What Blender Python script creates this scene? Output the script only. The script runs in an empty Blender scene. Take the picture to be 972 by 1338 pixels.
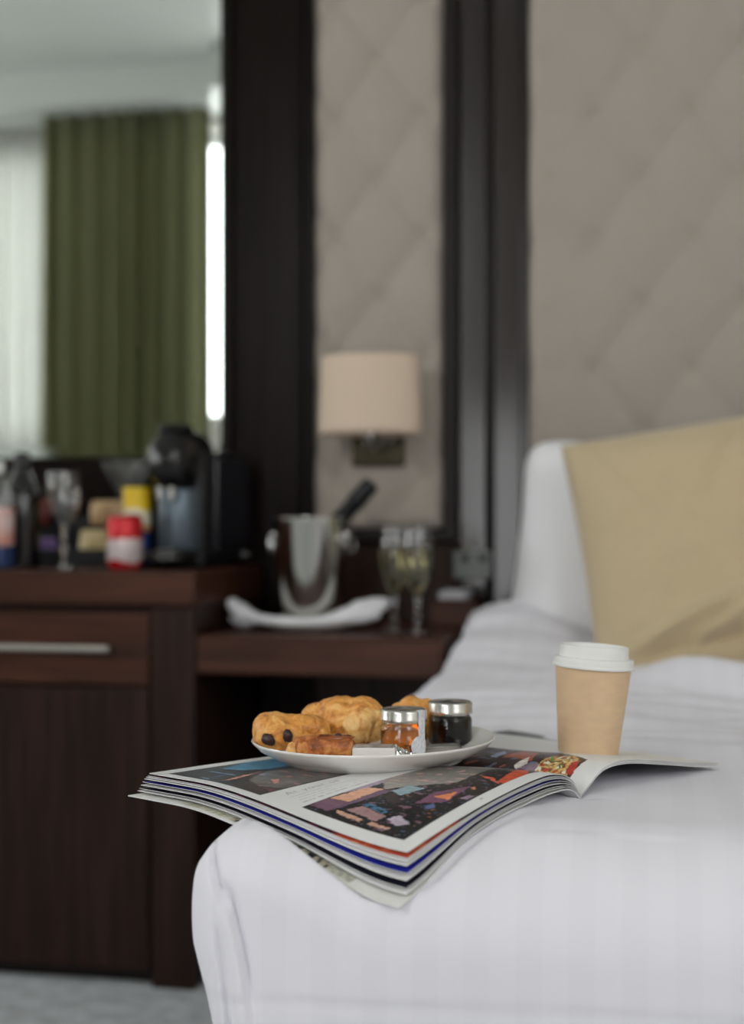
import bpy, bmesh, math, random
from mathutils import Vector, Matrix, noise

# ------------------------------------------------------------------ camera, sky, daylight, exposure
TH = math.radians(11)          # the camera looks 11 degrees left of the wall normal
H = .83                        # eye height
F = 1858.                      # focal length in pixels of the 972 x 1338 frame
CT, ST = math.cos(TH), math.sin(TH)
SC = bpy.context.scene
COL = SC.collection

cam_d = bpy.data.cameras.new('camera')
cam = bpy.data.objects.new('camera', cam_d); COL.objects.link(cam)
cam.location = (0, 0, H)
cam.rotation_euler = (math.pi/2, 0, TH)
cam_d.sensor_fit = 'VERTICAL'; cam_d.sensor_height = 36; cam_d.lens = 36*F/1338
cam_d.shift_y = 21/1338
cam_d.clip_start = .02
cam_d.dof.use_dof = True; cam_d.dof.focus_distance = 1.25; cam_d.dof.aperture_fstop = 3.0
SC.camera = cam

w = bpy.data.worlds.new('overcast_sky'); SC.world = w; w.use_nodes = True
bg = w.node_tree.nodes['Background']
bg.inputs[0].default_value = (1, .965, .985, 1); bg.inputs[1].default_value = 8.0

def portal(x0, x1, z0, z1, y, side=False):
    l = bpy.data.lights.new('window_portal', 'AREA'); l.shape = 'RECTANGLE'
    l.size = x1-x0; l.size_y = z1-z0; l.cycles.is_portal = True
    o = bpy.data.objects.new('window_portal', l); COL.objects.link(o)
    o.location = ((x0+x1)/2, y, (z0+z1)/2); o.rotation_euler = (math.pi/2, 0, 0)   # shines towards +y
    if side: o.location = (y, (x0+x1)/2, (z0+z1)/2); o.rotation_euler = (math.pi/2, 0, -math.pi/2)   # shines towards +x
YR = -.75                      # rear wall (behind the camera), seen in the mirror
WIN = [(-4.35, -2.78, 1.02, 2.70), (-2.16, -.98, 1.32, 2.70), (-.93, -.42, .25, 1.40), (1.00, 2.45, 1.32, 2.70)]   # x0, x1, sill, head; low third one added for its reflection in the pilaster
for a, b, z0, z1 in WIN: portal(a, b, z0, z1, YR-.12)
LWIN_ADDED = (.80, 2.30, .95, 2.55)   # unseen left-wall window added to brighten the bed's back: y0, y1, sill, head
portal(*LWIN_ADDED, -4.92, True)

vs = SC.view_settings
vs.view_transform = 'Standard'; vs.look = 'None'; vs.gamma = 1; vs.use_curve_mapping = False
vs.exposure = .05

# ------------------------------------------------------------------ helpers
def room(X, D): return (X*CT-D*ST, X*ST+D*CT)
def at(px, py, Y):             # photo pixel to the point on the plane y = Y
    tx = (px-486)/F; ty = (690-py)/F
    t = Y/(tx*ST+CT)
    return Vector((t*(tx*CT-ST), Y, H+t*ty))
def lin(c):
    return tuple(((v/255)/12.92 if v/255 <= .04045 else ((v/255+.055)/1.055)**2.4) for v in c)
def sm(t):
    t = max(0, min(1, t)); return t*t*(3-2*t)
def curve(pts, x):
    if x <= pts[0][0]: return pts[0][1]
    if x >= pts[-1][0]: return pts[-1][1]
    n = len(pts); m = []
    for i in range(n):
        a, b = max(0, i-1), min(n-1, i+1)
        m.append((pts[b][1]-pts[a][1])/(pts[b][0]-pts[a][0]))
    for i in range(n-1):
        x0, y0 = pts[i]; x1, y1 = pts[i+1]
        if x <= x1:
            h = x1-x0; t = (x-x0)/h
            return (2*t**3-3*t*t+1)*y0+(t**3-2*t*t+t)*h*m[i]+(-2*t**3+3*t*t)*y1+(t**3-t*t)*h*m[i+1]
def nz(x, y, z=0): return noise.noise(Vector((x, y, z)))

class MB:
    def __init__(s): s.v = []; s.f = []
    def box(s, x0, x1, y0, y1, z0, z1):
        b = len(s.v)
        s.v += [(x, y, z) for z in (z0, z1) for y in (y0, y1) for x in (x0, x1)]
        s.f += [tuple(b+i for i in q) for q in ((0,2,3,1),(4,5,7,6),(0,1,5,4),(2,6,7,3),(0,4,6,2),(1,3,7,5))]
        return s
    def lathe(s, prof, n=48, c=(0,0,0), M=None):   # prof: list of (r, z); r = 0 closes with a pole
        rings = []
        for r, z in prof:
            if r <= 1e-7:
                rings.append([len(s.v)]); s.v.append(s._t((c[0], c[1], c[2]+z), M))
            else:
                rings.append(list(range(len(s.v), len(s.v)+n)))
                s.v += [s._t((c[0]+r*math.cos(2*math.pi*k/n), c[1]+r*math.sin(2*math.pi*k/n), c[2]+z), M) for k in range(n)]
        for a, b in zip(rings, rings[1:]):
            for k in range(n):
                k2 = (k+1) % n
                if len(a) == 1 and len(b) == 1: continue
                if len(a) == 1: s.f.append((a[0], b[k2], b[k]))
                elif len(b) == 1: s.f.append((a[k], a[k2], b[0]))
                else: s.f.append((a[k], a[k2], b[k2], b[k]))
        return s
    def _t(s, p, M): return tuple(M @ Vector(p)) if M else p
    def tube(s, path, r, n=12, cap=True):
        path = [Vector(p) for p in path]; rr = r if isinstance(r, (list, tuple)) else [r]*len(path)
        rings = []; prev = None
        for i, p in enumerate(path):
            t = (path[min(i+1, len(path)-1)]-path[max(i-1, 0)]).normalized()
            if prev is None:
                u = t.orthogonal().normalized()
            else:
                u = (prev-t*prev.dot(t)).normalized()
            prev = u; w_ = t.cross(u)
            rings.append(list(range(len(s.v), len(s.v)+n)))
            s.v += [tuple(p+rr[i]*(u*math.cos(2*math.pi*k/n)+w_*math.sin(2*math.pi*k/n))) for k in range(n)]
        for a, b in zip(rings, rings[1:]):
            for k in range(n): s.f.append((a[k], a[(k+1) % n], b[(k+1) % n], b[k]))
        if cap: s.f.append(tuple(reversed(rings[0]))); s.f.append(tuple(rings[-1]))
        return s
    def grid(s, nu, nv, fn, closed_u=False):
        b = len(s.v)
        s.v += [tuple(fn(i/(nu if closed_u else nu), j/nv)) for j in range(nv+1) for i in range(nu+(0 if closed_u else 1))]
        W_ = nu if closed_u else nu+1
        for j in range(nv):
            for i in range(nu):
                i2 = (i+1) % W_ if closed_u else i+1
                s.f.append((b+j*W_+i, b+j*W_+i2, b+(j+1)*W_+i2, b+(j+1)*W_+i))
        return s
    def build(s, name, mat, parent=None, bevel=0, smooth=True, angle=35, seg=3, weld=False, flip=False):
        me = bpy.data.meshes.new(name); me.from_pydata(s.v, [], s.f)
        bm = bmesh.new(); bm.from_mesh(me)
        if weld: bmesh.ops.remove_doubles(bm, verts=bm.verts, dist=weld)
        bmesh.ops.recalc_face_normals(bm, faces=bm.faces)
        if flip: bmesh.ops.reverse_faces(bm, faces=bm.faces)
        bm.to_mesh(me); bm.free()
        if smooth:
            for p in me.polygons: p.use_smooth = True
            if angle: me.set_sharp_from_angle(angle=math.radians(angle))
        o = bpy.data.objects.new(name, me); COL.objects.link(o)
        if mat: me.materials.append(mat)
        if bevel:
            m = o.modifiers.new('bevel', 'BEVEL'); m.width = bevel; m.segments = seg; m.limit_method = 'ANGLE'
            m.angle_limit = math.radians(40)
        if parent: o.parent = parent
        return o
def box(name, mat, parent, x0, x1, y0, y1, z0, z1, bevel=.002):
    return MB().box(x0, x1, y0, y1, z0, z1).build(name, mat, parent, bevel)
def tag(o, label, cat, group=None):
    o['label'] = label; o['category'] = cat
    if group: o['group'] = group
    return o
def thing(name, label, cat, loc=(0,0,0), rz=0, group=None):
    o = bpy.data.objects.new(name, None); COL.objects.link(o)
    o.location = loc; o.rotation_euler = (0, 0, rz); o.empty_display_size = .05
    return tag(o, label, cat, group)
def struct(o): o['kind'] = 'structure'; return o

# ------------------------------------------------------------------ materials
def mat(name, col, rough=.5, metal=0., spec=.5, var=0., scale=8., stretch=(1,1,1), bump=0., bscale=None, coat=0., sheen=0., col2=None, trans=0., ior=1.45, sub=0.):
    m = bpy.data.materials.new(name); m.use_nodes = True
    nt = m.node_tree; b = nt.nodes['Principled BSDF']
    c = lin(col)
    b.inputs['Base Color'].default_value = (*c, 1)
    b.inputs['Roughness'].default_value = rough; b.inputs['Metallic'].default_value = metal
    b.inputs['Specular IOR Level'].default_value = spec; b.inputs['IOR'].default_value = ior
    b.inputs['Coat Weight'].default_value = coat; b.inputs['Coat Roughness'].default_value = .12
    b.inputs['Sheen Weight'].default_value = sheen; b.inputs['Transmission Weight'].default_value = trans
    if sub: b.inputs['Subsurface Weight'].default_value = sub; b.inputs['Subsurface Radius'].default_value = (.004, .002, .001)
    if var or bump or col2:
        tc = nt.nodes.new('ShaderNodeTexCoord'); mp = nt.nodes.new('ShaderNodeMapping')
        mp.inputs['Scale'].default_value = stretch
        nt.links.new(tc.outputs['Object'], mp.inputs[0])
        n = nt.nodes.new('ShaderNodeTexNoise'); n.inputs['Scale'].default_value = scale; n.inputs['Detail'].default_value = 6
        nt.links.new(mp.outputs[0], n.inputs['Vector'])
        if var or col2:
            r = nt.nodes.new('ShaderNodeValToRGB')
            r.color_ramp.elements[0].position = .3; r.color_ramp.elements[1].position = .7
            a = lin(col2) if col2 else tuple(v*(1-var) for v in c)
            z = c if col2 else tuple(min(1, v*(1+var)) for v in c)
            r.color_ramp.elements[0].color = (*a, 1); r.color_ramp.elements[1].color = (*z, 1)
            nt.links.new(n.outputs[0], r.inputs[0]); nt.links.new(r.outputs[0], b.inputs['Base Color'])
        if bump:
            n2 = nt.nodes.new('ShaderNodeTexNoise'); n2.inputs['Scale'].default_value = bscale or scale; n2.inputs['Detail'].default_value = 4
            nt.links.new(mp.outputs[0], n2.inputs['Vector'])
            bp = nt.nodes.new('ShaderNodeBump'); bp.inputs['Strength'].default_value = bump; bp.inputs['Distance'].default_value = .002
            nt.links.new(n2.outputs[0], bp.inputs['Height']); nt.links.new(bp.outputs[0], b.inputs['Normal'])
    return m
def glassmat(name, col=(255,255,255), rough=0., ior=1.48):
    m = bpy.data.materials.new(name); m.use_nodes = True; nt = m.node_tree
    nt.nodes.remove(nt.nodes['Principled BSDF'])
    g = nt.nodes.new('ShaderNodeBsdfGlass'); g.inputs[0].default_value = (*lin(col), 1); g.inputs[1].default_value = rough; g.inputs[2].default_value = ior
    nt.links.new(g.outputs[0], nt.nodes['Material Output'].inputs[0]); return m
def vcolmat(name, rough=.35, spec=.5):
    m = mat(name, (255,255,255), rough, spec=spec); nt = m.node_tree
    a = nt.nodes.new('ShaderNodeAttribute'); a.attribute_name = 'print'
    nt.links.new(a.outputs['Color'], nt.nodes['Principled BSDF'].inputs['Base Color']); return m

M = {}
M['wood'] = mat('dark_wood_vertical', (40,24,18), .42, spec=.22, var=.5, scale=9, stretch=(6,6,.35), bump=.06)
M['woodh'] = mat('dark_wood_horizontal', (66,38,27), .42, spec=.25, var=.45, scale=9, stretch=(.5,6,6), bump=.05)
M['pilaster'] = mat('polished_dark_wood', (22,15,13), .30, spec=.09, var=.4, scale=10, stretch=(6,6,.3), bump=.05)
M['pilaster2'] = mat('polished_wood_by_bed', (32,24,23), .17, spec=.62, var=.4, scale=10, stretch=(6,6,.3), bump=.05)
M['frame'] = mat('black_brown_frame', (24,17,15), .45, spec=.25)
M['tuft'] = mat('taupe_fabric', (165,156,146), .85, var=.05, scale=300, bump=.12, bscale=500, sheen=.2)
M['button'] = mat('taupe_button_fabric', (166,156,145), .85)
M['sheet'] = None
M['pillow'] = mat('white_cotton', (232,232,235), .8, bump=.03, bscale=200)
M['khaki'] = mat('khaki_fabric', (190,172,138), .78, var=.05, scale=260, bump=.08, bscale=400, sheen=.3)
M['carpet'] = mat('grey_carpet', (186,190,193), .95, var=.22, scale=26, bump=.6, bscale=220)
M['ceil'] = mat('white_paint', (218,221,218), .9)
M['wall'] = mat('warm_grey_paint', (226,222,214), .85)
M['green'] = mat('olive_green_curtain', (130,130,92), .8, var=.05, scale=120, sheen=.2)
M['steel'] = mat('brushed_steel', (215,214,206), .13, metal=1)
M['satin'] = mat('satin_nickel', (190,186,178), .38, metal=1)
M['chrome'] = mat('chrome', (225,225,225), .06, metal=1)
M['black'] = mat('black_plastic', (14,14,15), .22)
M['blacks'] = mat('black_satin_plastic', (20,20,22), .42)
M['gun'] = mat('gunmetal_plastic', (92,104,114), .34, metal=.5)
M['ceramic'] = mat('white_ceramic', (236,233,228), .22, coat=.4)
M['glass'] = glassmat('clear_glass', ior=1.52)
M['crystal'] = glassmat('crystal_glass', ior=1.52)
M['mirror'] = mat('mirror_silver', (226,232,229), .0, metal=1)
M['lid'] = mat('tin_lid', (208,208,204), .25, metal=1, var=.08, scale=60)
M['kraft'] = mat('kraft_paper', (214,184,148), .55, var=.06, scale=70, stretch=(1,1,2))
M['plasticw'] = mat('white_plastic_lid', (226,226,224), .45)
M['shade'] = mat('cream_linen_shade', (212,192,172), .85, var=.04, scale=300, bump=.1, bscale=500)
M['bronze'] = mat('dark_bronze_metal', (66,62,50), .12, metal=1)
M['napkin'] = mat('white_napkin_linen', (232,232,236), .85, bump=.05, bscale=150)

def sheer_mat(c):
    m = bpy.data.materials.new('sheer_voile'); m.use_nodes = True; nt = m.node_tree
    nt.nodes.remove(nt.nodes['Principled BSDF'])
    d = nt.nodes.new('ShaderNodeBsdfDiffuse'); d.inputs[0].default_value = (.7,.7,.67,1)
    t = nt.nodes.new('ShaderNodeBsdfTranslucent'); t.inputs[0].default_value = (c,c,c*.96,1)
    x = nt.nodes.new('ShaderNodeMixShader'); x.inputs[0].default_value = .8
    nt.links.new(d.outputs[0], x.inputs[1]); nt.links.new(t.outputs[0], x.inputs[2])
    nt.links.new(x.outputs[0], nt.nodes['Material Output'].inputs[0]); return m
M['sheer'] = sheer_mat(.50)
def pane_mat():
    m = bpy.data.materials.new('window_pane_glass'); m.use_nodes = True; nt = m.node_tree
    nt.nodes.remove(nt.nodes['Principled BSDF'])
    d = nt.nodes.new('ShaderNodeBsdfGlossy'); d.inputs[1].default_value = 0
    t = nt.nodes.new('ShaderNodeBsdfTransparent'); t.inputs[0].default_value = (.95,.97,.96,1)
    x = nt.nodes.new('ShaderNodeMixShader'); x.inputs[0].default_value = .06
    nt.links.new(t.outputs[0], x.inputs[1]); nt.links.new(d.outputs[0], x.inputs[2])
    nt.links.new(x.outputs[0], nt.nodes['Material Output'].inputs[0]); return m
M['pane'] = pane_mat()
def sheet_mat():               # white satin-stripe cotton: stripes differ a touch in colour and gloss
    m = mat('satin_stripe_cotton', (226,226,231), .75); nt = m.node_tree; b = nt.nodes['Principled BSDF']
    tc = nt.nodes.new('ShaderNodeTexCoord'); sx = nt.nodes.new('ShaderNodeSeparateXYZ'); nt.links.new(tc.outputs['Object'], sx.inputs[0])
    def mth(op, a, v):
        n = nt.nodes.new('ShaderNodeMath'); n.operation = op; nt.links.new(a, n.inputs[0]); n.inputs[1].default_value = v; return n.outputs[0]
    f = mth('GREATER_THAN', mth('FRACT', mth('MULTIPLY', sx.outputs[0], 26), 0), .5)
    mx = nt.nodes.new('ShaderNodeMix'); mx.data_type = 'RGBA'
    mx.inputs[6].default_value = (*lin((227,226,234)),1); mx.inputs[7].default_value = (*lin((225,224,232)),1)
    nt.links.new(f, mx.inputs[0]); nt.links.new(mx.outputs[2], b.inputs['Base Color'])
    rr = nt.nodes.new('ShaderNodeMapRange'); nt.links.new(f, rr.inputs[0]); rr.inputs[3].default_value = .8; rr.inputs[4].default_value = .7
    nt.links.new(rr.outputs[0], b.inputs['Roughness'])
    n = nt.nodes.new('ShaderNodeTexNoise'); n.inputs['Scale'].default_value = 30; n.inputs['Detail'].default_value = 5
    nt.links.new(tc.outputs['Object'], n.inputs['Vector'])
    bp = nt.nodes.new('ShaderNodeBump'); bp.inputs['Strength'].default_value = .12; bp.inputs['Distance'].default_value = .004
    nt.links.new(n.outputs[0], bp.inputs['Height']); nt.links.new(bp.outputs[0], b.inputs['Normal'])
    return m
M['sheet'] = sheet_mat()

# ------------------------------------------------------------------ room shell
YW = 2.925                     # face of the panelled wall
XL, XR, ZC = -4.8, 2.6, 2.95
struct(MB().box(XL, XR, YR-.2, YW+.15, -.1, 0).build('floor', M['carpet']))
struct(MB().box(XL, XR, YR-.2, YW+.15, ZC, ZC+.1).build('ceiling', M['ceil']))
struct(MB().box(XL, XR, YW+.03, YW+.15, 0, ZC).build('wall_back', M['wall']))
ly0, ly1, lz0, lz1 = LWIN_ADDED
struct(MB().box(XL-.15, XL, YR-.2, ly0, 0, ZC).box(XL-.15, XL, ly1, YW+.15, 0, ZC).box(XL-.15, XL, ly0, ly1, 0, lz0).box(XL-.15, XL, ly0, ly1, lz1, ZC).build('wall_left', M['wall'], smooth=False))
struct(MB().box(XR, XR+.1, YR-.2, YW+.15, 0, ZC).build('wall_right', M['wall']))
wr = MB(); xs = [XL] + [v for p in WIN for v in p[:2]] + [XR]
for i in range(0, len(xs), 2): wr.box(xs[i], xs[i+1], YR-.2, YR, 0, ZC)
for a, b, WZ0, WZ1 in WIN:
    wr.box(a, b, YR-.2, YR, 0, WZ0); wr.box(a, b, YR-.2, YR, WZ1, ZC)
struct(wr.build('wall_rear', M['wall'], smooth=False))
struct(box('trim_1', M['ceil'], None, XL, XR, YR, YR+.42, 2.775, ZC, 0))         # dropped bulkhead over the windows
for i, (a, b, WZ0, WZ1) in enumerate(WIN):
    wd = bpy.data.objects.new('window_%d' % (i+1), None); COL.objects.link(wd); struct(wd); wd.location = ((a+b)/2, YR-.1, WZ0)
    def wbox(n, mt, x0, x1, y0, y1, z0, z1, **k):
        return box(n, mt, wd, x0-(a+b)/2, x1-(a+b)/2, y0-YR+.1, y1-YR+.1, z0-WZ0, z1-WZ0, **k)
    for x0, x1, z0, z1 in ((a,a+.05,WZ0,WZ1), (b-.05,b,WZ0,WZ1), (a+.05,b-.05,WZ0,WZ0+.05), (a+.05,b-.05,WZ1-.05,WZ1), ((a+b)/2-.025,(a+b)/2+.025,WZ0+.05,WZ1-.05)):
        wbox('window_frame', M['ceil'], x0, x1, YR-.13, YR-.07, z0, z1)
    for x0, x1 in ((a+.05,(a+b)/2-.025), ((a+b)/2+.025,b-.05)):
        wbox('pane', M['pane'], x0, x1, YR-.103, YR-.099, WZ0+.05, WZ1-.05, bevel=0)
wd = bpy.data.objects.new('window_5', None); COL.objects.link(wd); struct(wd); wd.location = (XL-.08, ly0, lz0)  # window added out of view to light the back of the bed
lw, lh = ly1-ly0, lz1-lz0
for y0, y1, z0, z1 in ((0,.05,0,lh), (lw-.05,lw,0,lh), (.05,lw-.05,0,.05), (.05,lw-.05,lh-.05,lh), (lw/2-.025,lw/2+.025,.05,lh-.05)):
    box('window_frame', M['ceil'], wd, -.03, .03, y0, y1, z0, z1)
for y0, y1 in ((.05,lw/2-.025), (lw/2+.025,lw-.05)): box('pane', M['pane'], wd, -.002, .002, y0, y1, .05, lh-.05, 0)
wl = box('trim_2', M['ceil'], None, -4.5, -2.75, YR, YR+.40, 1.13, 1.20, .004)    # deep white ledge under the first window
struct(wl)
def drape(name, mt, x0, x1, z0, z1, y, folds, amp, label, seed):
    def fn(u, v):
        x = x0+(x1-x0)*u; ph = 2*math.pi*folds*(u+.02*math.sin(9*u+seed))
        a = amp*(.55+.45*(1-v))*(.8+.4*nz(u*7, seed))
        return (x+.25*a*math.sin(2*ph), y+a*math.sin(ph)+.3*a*math.sin(2.3*ph+seed), z0+(z1-z0)*v)
    b = MB().grid(folds*14, 8, fn); o = b.build(name, mt, angle=0)
    s = o.modifiers.new('thickness', 'SOLIDIFY'); s.thickness = .003
    return tag(o, label, 'curtain')
drape('curtain', M['green'], -2.80, -1.975, .06, 2.775, YR+.27, 8, .085, 'olive green full-length curtain hanging in folds, seen in the mirror', 1.3)
drape('sheer_curtain', M['sheer'], -4.45, -2.74, 1.205, 2.775, YR+.10, 17, .022, 'white sheer curtain glowing with daylight beside the green curtain in the mirror', 4.1)
drape('sheer_curtain', M['sheer'], -2.20, -1.70, .90, 2.775, YR+.08, 6, .02, 'white sheer curtain on the second window, right of the green curtain', 2.2)

# ------------------------------------------------------------------ panelled wall
# wall mirror with a bevelled right edge
mz0, mz1, mx0, mx1 = .985, 2.5, -2.0, -.895
mr = thing('wall_mirror', 'large wall mirror above the cabinet, showing the green curtain', 'mirror', (mx0, YW, mz0))
MB().box(0, mx1-mx0-.024, -.012, 0, 0, mz1-mz0).build('mirror_glass', M['mirror'], mr, smooth=False)
bv = MB(); L = mx1-mx0
bv.v = [(L-.024,-.012,0),(L,-.0095,0),(L,-.0095,mz1-mz0),(L-.024,-.012,mz1-mz0),(L-.024,0,0),(L,0,0),(L,0,mz1-mz0),(L-.024,0,mz1-mz0)]
bv.f = [(0,1,2,3),(4,7,6,5),(0,4,5,1),(3,2,6,7),(1,5,6,2),(0,3,7,4)]
bv.build('bevelled_edge', M['mirror'], mr, smooth=False)
box('mirror_backing', M['frame'], mr, 0, L, 0, .028, 0, mz1-mz0, 0)
bk = box('wooden_splashback', M['pilaster'], None, -2.0, -.895, YW-.004, YW+.03, .66, .983, .002)
tag(bk, 'dark wooden panel on the wall below the mirror, behind the glasses', 'wall panel')

def pilaster(name, label, strips, mt, z0=0, z1=ZC-.01):
    t = thing(name, label, 'pilaster', (strips[0][0], YW, z0))
    x00 = strips[0][0]
    for x0, x1, proud, kind in strips:
        box('bead' if kind == 'b' else 'board', M['frame'] if kind == 'f' else mt, t, x0-x00, x1-x00, -proud, .028, 0, z1-z0, .003)
    return t
pilaster('wooden_pilaster', 'broad dark wood pilaster between the mirror and the narrow tufted panel',
         [(-.893,-.880,.006,'f'), (-.880,-.868,.022,'b'), (-.868,-.80,.008,'w'), (-.80,-.725,.014,'w'), (-.725,-.713,.024,'b'), (-.713,-.703,.010,'f'), (-.703,-.691,.026,'b')], M['pilaster'])
pilaster('wooden_pilaster', 'dark wood pilaster between the narrow tufted panel and the tufted headboard',
         [(-.383,-.328,.010,'w'), (-.328,-.312,.0,'f'), (-.312,-.256,.010,'w'), (-.256,-.241,.016,'b')], M['pilaster2'])

def tufted(name, label, cat, x0, x1, z0, z1, bx, bz, dx, dz, nx, nzv, xedge=None, amp=.012):
    t = thing(name, label, cat, ((x0+x1)/2, YW, z0)); cx = (x0+x1)/2
    def lat(x, z): return (x-bx)/dx+(z-bz)/dz, (x-bx)/dx-(z-bz)/dz
    def hgt(x, z):
        p, q = lat(x, z)
        h = (abs(math.sin(math.pi*p))*abs(math.sin(math.pi*q)))**.7
        dp, dq = p-round(p), q-round(q)
        h -= .8*math.exp(-((dp-dq)**2*dz*dz+(dp+dq)**2*dx*dx)/4/.0004)
        if xedge is not None and x < xedge:
            h2 = abs(math.sin(math.pi*(z-bz)/dz))**.5
            f = sm((xedge-x)/.07); h = h*(1-f)+h2*f
        e = min(x-x0, x1-x, z-z0, z1-z)
        return amp*h-.012*math.exp(-e/.008)
    def fn(u, v):
        x = x0+(x1-x0)*u; z = z0+(z1-z0)*v
        return (x-cx, -.012-hgt(x, z), z-z0)
    b = MB().grid(nx, nzv, fn)
    b.box(x0-cx, x1-cx, 0, .028, 0, z1-z0)
    b.build('upholstery', M['tuft'], t, angle=60)
    bb = MB().lathe([(0,-.002),(.009,-.001),(.010,.001),(.007,.004),(0,.005)], 12)
    proto = None
    for i in range(-40, 41):
        for j in range(-40, 41):
            x = bx+dx*(i+j)/2; z = bz+dz*(i-j)/2
            if x0+.02 < x < x1-.02 and z0+.02 < z < min(z1-.02, 2.2):
                if proto is None:
                    proto = bb.build('button', M['button'], t); o = proto
                else:
                    o = proto.copy(); COL.objects.link(o)
                o.location = (x-cx, -.012-hgt(x, z)+.001, z-z0); o.rotation_euler = (math.pi/2, 0, 0)
    return t
np_ = tufted('wall_upholstery', 'narrow taupe button-tufted wall panel behind the wall lamp', 'wall panel', -.689, -.415, .832, 2.6, -.551, 1.314, .19, .25, 46, 240)
box('frame_strip', M['frame'], np_, .1385, .1665, -.035, .028, -.03, 2.6-.832, .003)
box('frame_strip', M['frame'], np_, -.137, .1385, -.035, .028, -.03, -.002, .003)
tufted('tufted_headboard', 'wide taupe button-tufted headboard panel above the bed pillows', 'headboard', -.239, 1.75, .45, 2.6, -.107, 1.414, .194, .26, 300, 250, xedge=-.107)
lower = box('wooden_wall_panel', M['wood'], None, -.689, -.385, YW-.004, YW+.03, 0, .80, .002)
tag(lower, 'plain dark wood wall panel under the narrow tufted panel, behind the ice bucket', 'wall panel')

# ------------------------------------------------------------------ cabinet and shelf
YC = 2.445
cb = thing('minibar_cabinet', 'dark wood cabinet with drawer carrying the coffee machine and glasses', 'cabinet', (-.80, YC, 0))
def cbx(n, mt, x0, x1, y0, y1, z0, z1, bevel=.003): return box(n, mt, cb, x0+.80, x1+.80, y0-YC, y1-YC, z0, z1, bevel)
cbx('worktop', M['woodh'], -1.75, -.798, YC-.006, YW-.03, .690, .752, .004)
cbx('carcass', M['wood'], -1.75, -.803, YC+.02, YW-.03, .045, .689)
cbx('stile', M['wood'], -.880, -.798, YC-.004, YC+.02, 0, .687)
cbx('plinth', M['frame'], -1.75, -.88, YC+.03, YC+.06, 0, .06)
cbx('side_foot', M['frame'], -.86, -.803, YC+.03, YW-.01, 0, .045)
dr = cbx('drawer', M['woodh'], -1.50, -.886, YC+.0, YC+.02, .545, .675, .004)
d2 = cbx('door', M['wood'], -1.50, -.886, YC+.0, YC+.02, .028, .540, .004)
hb = MB().tube([(-.72,-.030,.613),(-.150,-.030,.613)], .0068, 12)
hd = hb.build('handle', M['satin'], dr)
for x in (-.66, -.21):
    MB().tube([(x,-.03,.613),(x,.002,.613)], .005, 10).build('handle_post', M['satin'], dr)

sh = thing('desk_shelf', 'dark wood wall shelf between cabinet and bed, holding the ice bucket', 'shelf', (-.57, YC, 0))
box('shelf_board', M['woodh'], sh, -.228, .218, 0, YW-YC-.028, .569, .638, .004)
box('support_panel', M['blacks'], sh, .19, .215, .03, YW-YC-.028, 0, .568, .003)

# ------------------------------------------------------------------ magazine geometry (needed by the duvet beneath it)
Cc = (.181, 1.228); U = (.72, .69); V0 = (-.72, .69); V1 = (-.756, .654); PW, PH = .214, .300
ZL0 = [(0,.600),(.06,.614),(.14,.621),(.25,.622),(.5,.613),(.75,.600),(1,.584)]
ZL1 = [(0,.603),(.1,.607),(.3,.609),(.6,.610),(1,.610)]
ZR0 = [(0,.600),(.05,.607),(.12,.617),(.2,.622),(.32,.6225),(.55,.616),(.8,.608),(1,.603)]
ZR1 = [(0,.603),(.1,.607),(.3,.607),(.7,.605),(1,.604)]
def PL(s, v):
    X = Cc[0]-U[0]*PW*s+PH*v*(V0[0]*(1-s)+V1[0]*s); D = Cc[1]-U[1]*PW*s+PH*v*(V0[1]*(1-s)+V1[1]*s)
    wv = sm(v/.8)
    x, y = room(X, D); return Vector((x, y, curve(ZL0, s)*(1-wv)+curve(ZL1, s)*wv))
def PR(s, v):
    X = Cc[0]+U[0]*PW*s+PH*v*V0[0]; D = Cc[1]+U[1]*PW*s+PH*v*V0[1]
    wv = sm(v/.8)
    x, y = room(X, D); return Vector((x, y, curve(ZR0, s)*(1-wv)+curve(ZR1, s)*wv))
NS = 8                         # page bundles of the left half, 0 on top
GAP = [0,.0023,.0035,.0050,.0079,.0110,.0140,.0165,.0198]
def left_drop(s, v, k):        # how far bundle k lies below the top page
    g = GAP[k]; base = .15+.85*sm(s/.35)
    arch = (1-sm(v/.5))*math.exp(-((s-.13)/.13)**2)
    curl = .85+.0*sm((s-.6)/.4)*sm((v-.6)/.4)+.65*sm((s-.6)/.4)*(1-sm(v/.4))
    return g*base*curl+.35*g*arch
def left_pt(s, v, k):
    ss = s*(1+.0080*k+(.036 if k == NS else 0)); vv = v
    c_ = sm((s-.4)/.6)
    vv = v-.0045*k*(1-v)*c_
    p = PL(min(ss, 1), max(vv, 0))
    q = PL(1, max(vv, 0))-PL(.9, max(vv, 0))
    if ss > 1: p = p+q*((ss-1)/.1)
    if vv < 0: p = p+(PL(s, 0)-PL(s, .1))*(-vv/.1)
    return p-Vector((0, 0, left_drop(s, v, k)))

# ------------------------------------------------------------------ bed
XB0, XB1, YB0, YB1, ZB = -.346, 1.65, 1.045, YW-.03, .598
bed = thing('bed', 'hotel bed base and mattress under the white duvet', 'bed', (.65, 2.0, 0))
box('bed_base', M['pillow'], bed, -.96, .96, -.88, .88, .02, .30, .03)
box('mattress', M['pillow'], bed, -.955, .955, -.87, .88, .301, .545, .06)

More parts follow.
